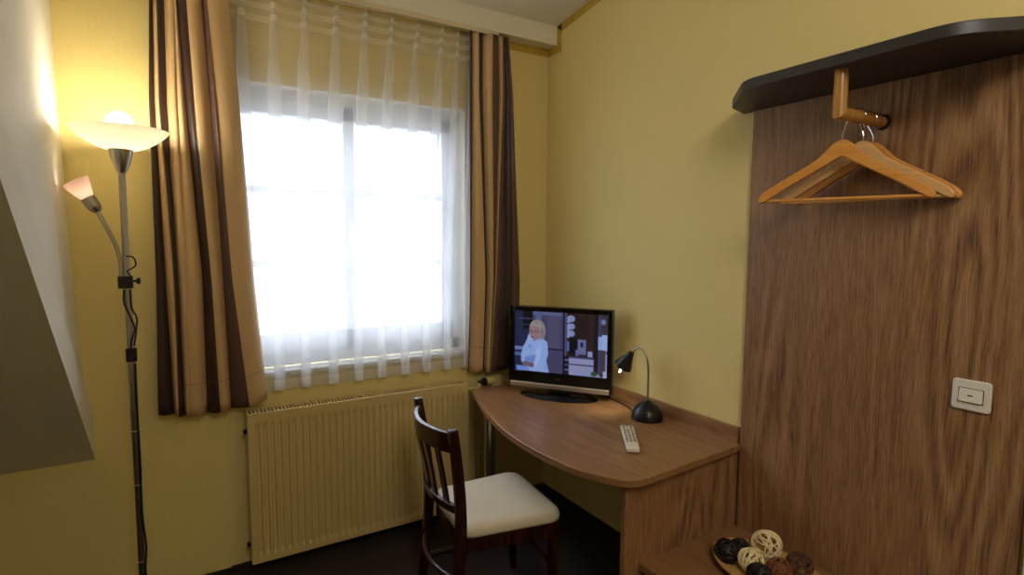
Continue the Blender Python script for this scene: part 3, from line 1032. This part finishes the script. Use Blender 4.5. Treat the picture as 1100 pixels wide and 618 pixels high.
b.lathe([(0.0, 0.0), (1.0, 0.0), (1.0, 0.006), (0.93, 0.012), (0.3, 0.018), (0.0, 0.018)], 56, None, 0, True, 0.218, 0.100)
st = b.build('stand', M['black_gloss'], tv)
MB().box(-0.06, 0.06, 0.005, 0.035, 0.014, 0.06).build('stand_neck', M['black_plastic'], st, bevel=0.004)

# picture on the screen: a woman in a white robe in a kitchen, drawn into a fine grid of coloured cells
NX, NY = 208, 132
img = np.zeros((NY, NX, 3))
uu, vv = np.meshgrid((np.arange(NX) + .5) / NX, (np.arange(NY) + .5) / NY)   # v down
def inpoly(poly):
    c = np.zeros(uu.shape, bool)
    n = len(poly)
    for i in range(n):
        x0, y0 = poly[i]; x1, y1 = poly[(i + 1) % n]
        if y0 == y1:
            continue
        cond = ((vv >= min(y0, y1)) & (vv < max(y0, y1)))
        xi = x0 + (vv - y0) / (y1 - y0) * (x1 - x0)
        c ^= cond & (uu < xi)
    return c
def paint(poly, col, k=1.0):
    m = inpoly(poly)
    img[m] = img[m] * (1 - k) + np.array(srgb(*col)[:3]) * k
def rect(x0, y0, x1, y1, col, k=1.0): paint([(x0, y0), (x1, y0), (x1, y1), (x0, y1)], col, k)
def ell(cx, cy, rx, ry, col, k=1.0):
    m = ((uu - cx) / rx) ** 2 + ((vv - cy) / ry) ** 2 < 1
    img[m] = img[m] * (1 - k) + np.array(srgb(*col)[:3]) * k
rect(0, 0, 1, 1, (58, 62, 92))
rect(.09, 0, .21, .30, (24, 24, 34))
rect(.04, .12, .2, .135, (96, 102, 134)); rect(.08, .22, .17, .235, (84, 90, 120))
rect(.20, 0, .54, 1, (98, 94, 122))                      # fridge
rect(.36, 0, .50, .60, (112, 106, 130)); rect(.20, 0, .52, .06, (128, 132, 168)); rect(.23, 0, .30, .28, (120, 126, 164))
rect(.20, .598, .53, .618, (38, 38, 58))
rect(.535, 0, .552, 1, (34, 34, 50)); rect(.552, 0, .572, 1, (110, 112, 146))
rect(.572, 0, .87, 1, (70, 50, 48))                      # brown wall
rect(.66, .05, .80, .45, (58, 42, 42))
for cy in (.06, .185, .30):
    ell(.617, cy + .03, .042, .052, (178, 180, 216)); rect(.575, cy + .0, .60, cy + .10, (190, 188, 222))
rect(.575, .46, .60, .62, (120, 140, 196)); 
rect(.60, .40, .69, .68, (22, 22, 32)); rect(.69, .42, .78, .66, (140, 144, 176)); rect(.72, .46, .75, .54, (40, 42, 60)); rect(.67, .58, .70, .68, (128, 134, 170))
rect(.80, .60, .845, .69, (184, 188, 220))
rect(.60, .695, .86, .725, (84, 84, 112))
rect(.60, .725, .86, 1, (186, 184, 208)); rect(.60, .815, .86, .84, (92, 92, 124))
rect(.555, .70, .60, 1, (42, 42, 62)); 
for q in (.76, .84, .92): rect(.56, q, .60, q + .012, (170, 172, 204))
rect(.865, 0, .905, 1, (44, 34, 42)); rect(.905, 0, .935, 1, (92, 92, 122)); rect(.935, 0, 1, 1, (90, 74, 80))
rect(.905, .35, .955, .56, (190, 206, 244)); rect(.94, .32, 1, .56, (200, 216, 250))
rect(.93, .56, .985, 1, (102, 82, 88)); rect(.982, .56, 1, 1, (176, 184, 222)); rect(.955, .90, 1, 1, (206, 212, 240))
rect(.985, .58, 1, .62, (40, 40, 56))
paint([(.68, 1), (.70, .96), (.78, .94), (.86, .96), (.93, .95), (.95, 1)], (176, 184, 214))
ell(.865, .955, .035, .04, (62, 112, 62)); ell(.94, .965, .022, .03, (120, 48, 54))
ell(.955, .115, .027, .045, (132, 136, 164)); ell(.955, .115, .018, .030, (170, 176, 206)); rect(.951, .09, .958, .14, (90, 92, 120))
# woman
paint([(.02, .92), (.30, .93), (.30, 1), (.02, 1)], (150, 176, 232)); rect(0, .60, .09, .66, (150, 160, 200)); rect(0, .70, .1, .76, (120, 132, 180))
paint([(.155, .38), (.30, .43), (.365, .50), (.375, .70), (.355, .80), (.385, 1), (.17, 1), (.14, .90), (.075, .86), (.07, .74), (.095, .60), (.13, .50)], (186, 208, 248))
paint([(.245, .62), (.30, .58), (.29, .75), (.24, .93), (.18, .93)], (208, 226, 255))
paint([(.11, .78), (.24, .72), (.22, .86), (.14, .88)], (150, 172, 226))
paint([(.14, .55), (.20, .58), (.17, .64)], (160, 184, 236)); rect(.345, .86, .362, .96, (150, 174, 228), .6)
ell(.125, .885, .04, .045, (158, 122, 132)); ell(.185, .90, .035, .04, (150, 114, 126))
paint([(.20, .40), (.29, .36), (.31, .46), (.25, .54), (.21, .50)], (178, 146, 150))
paint([(.13, .50), (.17, .39), (.215, .50), (.30, .43), (.34, .48), (.24, .62)], (192, 212, 250))
ell(.252, .285, .088, .150, (176, 160, 150))
paint([(.27, .18), (.30, .20), (.33, .34), (.31, .44)], (150, 136, 134))
paint([(.25, .20), (.335, .24), (.345, .34), (.325, .46), (.285, .47), (.27, .36)], (188, 172, 164))
paint([(.29, .26), (.305, .27), (.315, .42), (.30, .44)], (152, 136, 132)); paint([(.318, .28), (.328, .30), (.325, .42), (.316, .42)], (158, 142, 138))
paint([(.163, .27), (.20, .215), (.25, .25), (.278, .33), (.272, .41), (.232, .475), (.19, .455), (.165, .37)], (196, 154, 150))
paint([(.165, .26), (.19, .18), (.25, .15), (.30, .19), (.29, .30), (.268, .33), (.235, .25), (.20, .235)], (198, 182, 164))
paint([(.20, .19), (.25, .17), (.28, .22), (.24, .20)], (166, 148, 138)); paint([(.245, .255), (.262, .26), (.282, .36), (.27, .37)], (150, 130, 128))
rect(.172, .315, .196, .33, (86, 62, 72)); rect(.218, .335, .248, .35, (86, 62, 72)); ell(.203, .43, .017, .011, (156, 80, 92)); paint([(.19, .33), (.20, .33), (.205, .39), (.185, .39)], (176, 134, 134))
# the picture is slightly soft
for _ in range(1):
    pad = np.pad(img, ((1, 1), (1, 1), (0, 0)), mode='edge')
    img = (pad[:-2, 1:-1] + pad[2:, 1:-1] + pad[1:-1, :-2] + pad[1:-1, 2:] + 2 * pad[1:-1, 1:-1]) / 6
sv, sf = [], []
for j in range(NY + 1):
    for i in range(NX + 1):
        sv.append((SX0 + (SX1 - SX0) * i / NX, 0.0025, SZ1 - (SZ1 - SZ0) * j / NY))
for j in range(NY):
    for i in range(NX):
        a = j * (NX + 1) + i
        sf.append((a, a + NX + 1, a + NX + 2, a + 1))
me = bpy.data.meshes.new('screen')
me.from_pydata(sv, [], sf)
ca = me.color_attributes.new('picture', 'FLOAT_COLOR', 'CORNER')
cols = np.ones((NX * NY, 4, 4), np.float32)
cols[:, :, :3] = (img ** 1.15 * np.array([0.84, 0.92, 1.16])).reshape(-1, 1, 3)
ca.data.foreach_set('color', cols.ravel())
k = NT('lit_screen')
at = k.n('ShaderNodeAttribute', attribute_name='picture')
k.b.inputs['Base Color'].default_value = (0.01, 0.01, 0.012, 1)
k.b.inputs['Roughness'].default_value = 0.3
k.l(at.outputs['Color'], k.b.inputs['Emission Color'])
k.b.inputs['Emission Strength'].default_value = SCREEN_STRENGTH
me.materials.append(k.m)
scr = bpy.data.objects.new('screen', me)
C.objects.link(scr)
scr.parent = tv

# ------------------------------------------------------------------ desk lamp
dl = thing('desk_lamp', 'small black gooseneck desk lamp standing on the desk against the right wall', 'desk lamp', (-0.112, -1.020, DZ))
MB().lathe([(0.0, 0.0), (0.072, 0.0), (0.075, 0.004), (0.073, 0.022), (0.064, 0.046), (0.048, 0.066), (0.028, 0.080), (0.014, 0.086), (0.010, 0.092), (0.0, 0.093)], 48).build('base', M['black_plastic'], dl)
b = MB().box(-0.014, 0.014, -0.0725, -0.066, 0.026, 0.033)
MB().tube(spline([(-0.056, -0.040, 0.038), (-0.046, -0.048, 0.044)], 3), 0.004, 8).build('rocker_switch', M['black_gloss'], dl)
neck = [(0, 0, 0.088), (0.0, 0.0, 0.17), (0.0, 0.002, 0.25), (-0.003, 0.010, 0.292), (-0.006, 0.030, 0.325), (-0.010, 0.058, 0.334), (-0.014, 0.084, 0.320), (-0.017, 0.096, 0.302)]
np_ = spline(neck, 10)
gn = MB().tube(np_, [0.0048 + 0.0006 * (i % 2) for i in range(len(np_))], 12)
gn.build('gooseneck', M['nickel'], dl)
hd = Vector((-0.016, 0.097, 0.306))
hdir = Vector((-0.16, 0.50, -0.85)).normalized()
hm = axis_matrix(hd, hdir)
hdm = MB().lathe([(0.0, -0.004), (0.011, -0.003), (0.014, 0.004), (0.022, 0.030), (0.034, 0.058), (0.046, 0.088), (0.0445, 0.0885), (0.032, 0.058), (0.020, 0.030), (0.010, 0.006), (0.0, 0.005)], 32, hm).build('lamp_head', M['black_plastic'], dl)
MB().lathe([(0.0, 0.045), (0.010, 0.046), (0.010, 0.07), (0.0055, 0.082), (0.0048, 0.118), (0.0032, 0.128), (0.0, 0.130)], 16, hm).build('halogen_bulb', M['halogen'], hdm)
MB().tube(spline([(-0.005, 0.060, 0.02), (0.02, 0.12, 0.006), (0.05, 0.20, 0.005), (0.066, 0.30, 0.005), (0.072, 0.42, 0.005)], 8), 0.003, 8).build('cable', M['black_cable'], dl)

sl = bpy.data.lights.new('desk_lamp_light', 'SPOT')
sl.energy = 1.0
sl.color = (1.0, 0.90, 0.74)
sl.spot_size = math.radians(125)
sl.spot_blend = 0.9
sl.shadow_soft_size = 0.01
slo = bpy.data.objects.new('desk_lamp_light', sl)
C.objects.link(slo)
slo.parent = dl
slo.matrix_local = axis_matrix(hd + hdir * 0.135, -hdir)

# ------------------------------------------------------------------ remote control
rem = thing('remote_control', 'white remote control lying on the desk in front of the black lamp', 'remote control', (-0.393, -1.199, DZ))
ang = math.atan2(-0.222, -0.172)
rem.rotation_euler = (0, 0, ang)
LEN = 0.285
b = MB().prism(round_poly([(-LEN / 2, -0.029), (LEN / 2, -0.026), (LEN / 2, 0.026), (-LEN / 2, 0.029)], 0.008, 4), 0.004, 0.021, smooth=True)
b.build('body', M['remote_white'], rem, bevel=0.004, bseg=3)
MB().prism(round_poly([(-LEN / 2 + .006, -0.026), (LEN / 2 - .008, -0.023), (LEN / 2 - .008, 0.023), (-LEN / 2 + .006, 0.026)], 0.008, 4), 0.0, 0.006, smooth=True).build('underside', M['black_plastic'], rem)
for i in range(13):
    for j in range(3):
        if i == 1 and j == 1:
            continue
        x = -0.125 + i * 0.0155
        y = (j - 1) * 0.0155
        m_ = M['remote_key_dark'] if (i == 0 or (i * 3 + j) % 5 == 0) else M['remote_key']
        MB().box(x - 0.0045, x + 0.0045, y - 0.0052, y + 0.0052, 0.020, 0.0228).build('button', m_, rem, bevel=0.001, bseg=1)

# ------------------------------------------------------------------ chair
ch = thing('desk_chair', 'dark-stained wooden chair with slatted back and cream padded seat at the desk', 'chair', (-0.870, -0.850, 0.0), math.radians(-6))
seat_o = [(0.235, -0.236), (0.235, 0.236), (-0.205, 0.200), (-0.205, -0.200)]
so = round_poly(seat_o, [0.075, 0.075, 0.055, 0.055], 8)
def ring(scale, z, off=0.0): return [Vector((0.015 + (x - 0.015) * scale, y * scale, z)) for x, y in so]
MB().rings([ring(0.95, 0.430), ring(0.985, 0.432), ring(1.0, 0.441), ring(1.0, 0.456), ring(0.985, 0.468), ring(0.95, 0.476), ring(0.85, 0.483), ring(0.6, 0.489), ring(0.3, 0.491), ring(0.02, 0.492)]).build('seat_cushion', M['cream_vinyl'], ch, auto=80)
fo = round_poly([(x * 0.97, y * 0.97) for x, y in seat_o], [0.05, 0.05, 0.04, 0.04], 6)
fi = round_poly([(x * 0.86, y * 0.86) for x, y in seat_o], [0.04, 0.04, 0.03, 0.03], 6)
b = MB()
b.rings([[Vector((x, y, 0.372)) for x, y in fo], [Vector((x, y, 0.431)) for x, y in fo], [Vector((x, y, 0.431)) for x, y in fi], [Vector((x, y, 0.372)) for x, y in fi]], loop=True, smooth=False)
b.build('seat_rail', M['chair_wood'], ch)
def sqtube(pts, w, d, name, parent=ch, bev=0.004):
    """square section limb through (x, y, z) points, w across y, d across x"""
    rr = []
    for i, p in enumerate(pts):
        ww = w[i] if isinstance(w, (list, tuple)) else w
        dd = d[i] if isinstance(d, (list, tuple)) else d
        p = Vector(p)
        rr.append([p + Vector((sx * dd / 2, sy * ww / 2, 0)) for sx, sy in ((-1, -1), (1, -1), (1, 1), (-1, 1))])
    return MB().rings(rr, smooth=False).build(name, M['chair_wood'], parent, bevel=bev)
for s in (-1, 1):
    pts = spline([(-0.262, s * 0.200, 0.0), (-0.236, s * 0.205, 0.20), (-0.218, s * 0.208, 0.42), (-0.222, s * 0.214, 0.60), (-0.242, s * 0.224, 0.78), (-0.258, s * 0.232, 0.893)], 5)
    n = len(pts)
    sqtube(pts, 0.030, [0.036 + 0.006 * math.sin(PI * i / (n - 1)) for i in range(n)], 'back_leg')
    sqtube([(0.198, s * 0.198, 0.375), (0.200, s * 0.198, 0.20), (0.203, s * 0.196, 0.0)], [0.038, 0.034, 0.026], [0.038, 0.034, 0.026], 'front_leg')
def arc_rail(z0, z1, xo, bulge, half, th, name, n=18):
    rr = []
    for i in range(n + 1):
        y = -half + 2 * half * i / n
        e = 1 - (y / half) ** 2
        x = xo - bulge * e
        rr.append([Vector((x - th / 2, y, z0)), Vector((x + th / 2, y, z0)), Vector((x + th / 2 - 0.008, y, z1)), Vector((x - th / 2 - 0.008, y, z1))])
    return MB().rings(rr, smooth=False).build(name, M['chair_wood'], ch, bevel=0.004)
arc_rail(0.792, 0.872, -0.242, 0.068, 0.222, 0.022, 'top_rail')
arc_rail(0.540, 0.578, -0.220, 0.048, 0.205, 0.022, 'lower_back_rail')
for yo in (-0.135, -0.045, 0.045, 0.135):
    e1 = 1 - (yo / 0.222) ** 2
    e0 = 1 - (yo / 0.205) ** 2
    sqtube([(-0.220 - 0.048 * e0 , yo * 0.98, 0.57), (-0.231 - 0.058 * e1, yo, 0.69), (-0.246 - 0.068 * e1, yo * 1.03, 0.80)], 0.052, 0.012, 'slat', bev=0.002)
for s in (-1, 1):
    MB().tube([(-0.244, s * 0.203, 0.165), (0.200, s * 0.197, 0.165)], 0.0105, 12, flat=1.2).build('side_stretcher', M['chair_wood'], ch)
rr = [(-0.232 - 0.050 * (1 - (y / 0.2) ** 2), y, 0.275) for y in [-0.2 + 0.4 * i / 16 for i in range(17)]]
MB().tube(rr, 0.011, 12).build('curved_stretcher', M['chair_wood'], ch)
MB().tube([(0.199, -0.195, 0.23), (0.199, 0.195, 0.23)], 0.0105, 12).build('front_stretcher', M['chair_wood'], ch)

# ------------------------------------------------------------------ plate of cane balls on the bench
plate = MB()
prof = []
N = 40
for i in range(N + 1):
    r = i / N
    z = 0.006 + 0.034 * r ** 4 + (0.0022 if i % 2 else 0)
    prof.append((r, z))
top = prof
under = [(r, max(0.0, z - 0.006 if i > 6 else 0.0)) for i, (r, z) in enumerate(prof)][::-1]
plate.lathe(top + [(1.015, 0.040), (1.01, 0.034)] + under[1:], 64, None, 0, True, 0.147, 0.225)
plate = plate.build('rattan_plate', M['rattan'], loc=(-0.252, -1.770, 0.400))
plate.rotation_euler = (0, 0, math.radians(-6))
tag(plate, 'oval coiled rattan plate on the bench, holding the cane balls', 'plate')

def cane_ball(mat, r, loops, wire, seed, loc, label, name='cane_ball'):
    rnd = random.Random(seed)
    b = MB()
    for i in range(loops):
        ax_ = Vector((rnd.gauss(0, 1), rnd.gauss(0, 1), rnd.gauss(0, 1))).normalized()
        off = rnd.uniform(-.55, .55) * r
        rr_ = math.sqrt(max(r * r - off * off, 1e-8)) * rnd.uniform(.94, 1.0)
        mm_ = axis_matrix(ax_ * off * 0.95, ax_)
        ph_ = rnd.uniform(0, 6.28)
        pts_ = []
        for k_ in range(36):
            a = 2 * PI * k_ / 36
            q = rr_ * (1 + 0.035 * math.sin(3 * a + ph_))
            pts_.append(mm_ @ Vector((q * math.cos(a), q * math.sin(a), r * 0.05 * math.sin(2 * a + ph_))))
        b.tube(pts_, wire * rnd.uniform(.8, 1.2), 6, loop=True)
    o = b.build(name, mat, loc=loc)
    return tag(o, label, 'decorative ball', 'cane balls on the plate')
PZ = 0.407
cane_ball(M['cane_cream'], 0.052, 17, 0.0032, 1, (-0.150, -1.688, PZ + 0.056), 'largest cream cane ball on the plate, nearest the oak wall panel')
cane_ball(M['cane_cream'], 0.043, 17, 0.0032, 2, (-0.276, -1.712, PZ + 0.044), 'smaller cream cane ball between the black balls on the plate')
cane_ball(M['cane_black'], 0.043, 34, 0.0024, 3, (-0.306, -1.630, PZ + 0.048), 'black cane ball at the left end of the plate')
cane_ball(M['cane_black'], 0.034, 28, 0.0022, 4, (-0.226, -1.628, PZ + 0.037), 'small black cane ball behind, beside the largest cream ball')
cane_ball(M['cane_brown'], 0.042, 34, 0.0020, 5, (-0.247, -1.800, PZ + 0.043), 'reddish brown cane ball at the front of the plate')
cane_ball(M['cane_dark'], 0.045, 36, 0.0020, 6, (-0.160, -1.822, PZ + 0.047), 'dark brown cane ball at the right end of the plate')
cane_ball(M['cane_black'], 0.040, 32, 0.0024, 7, (-0.332, -1.782, PZ + 0.044), 'black cane ball at the front edge of the plate')
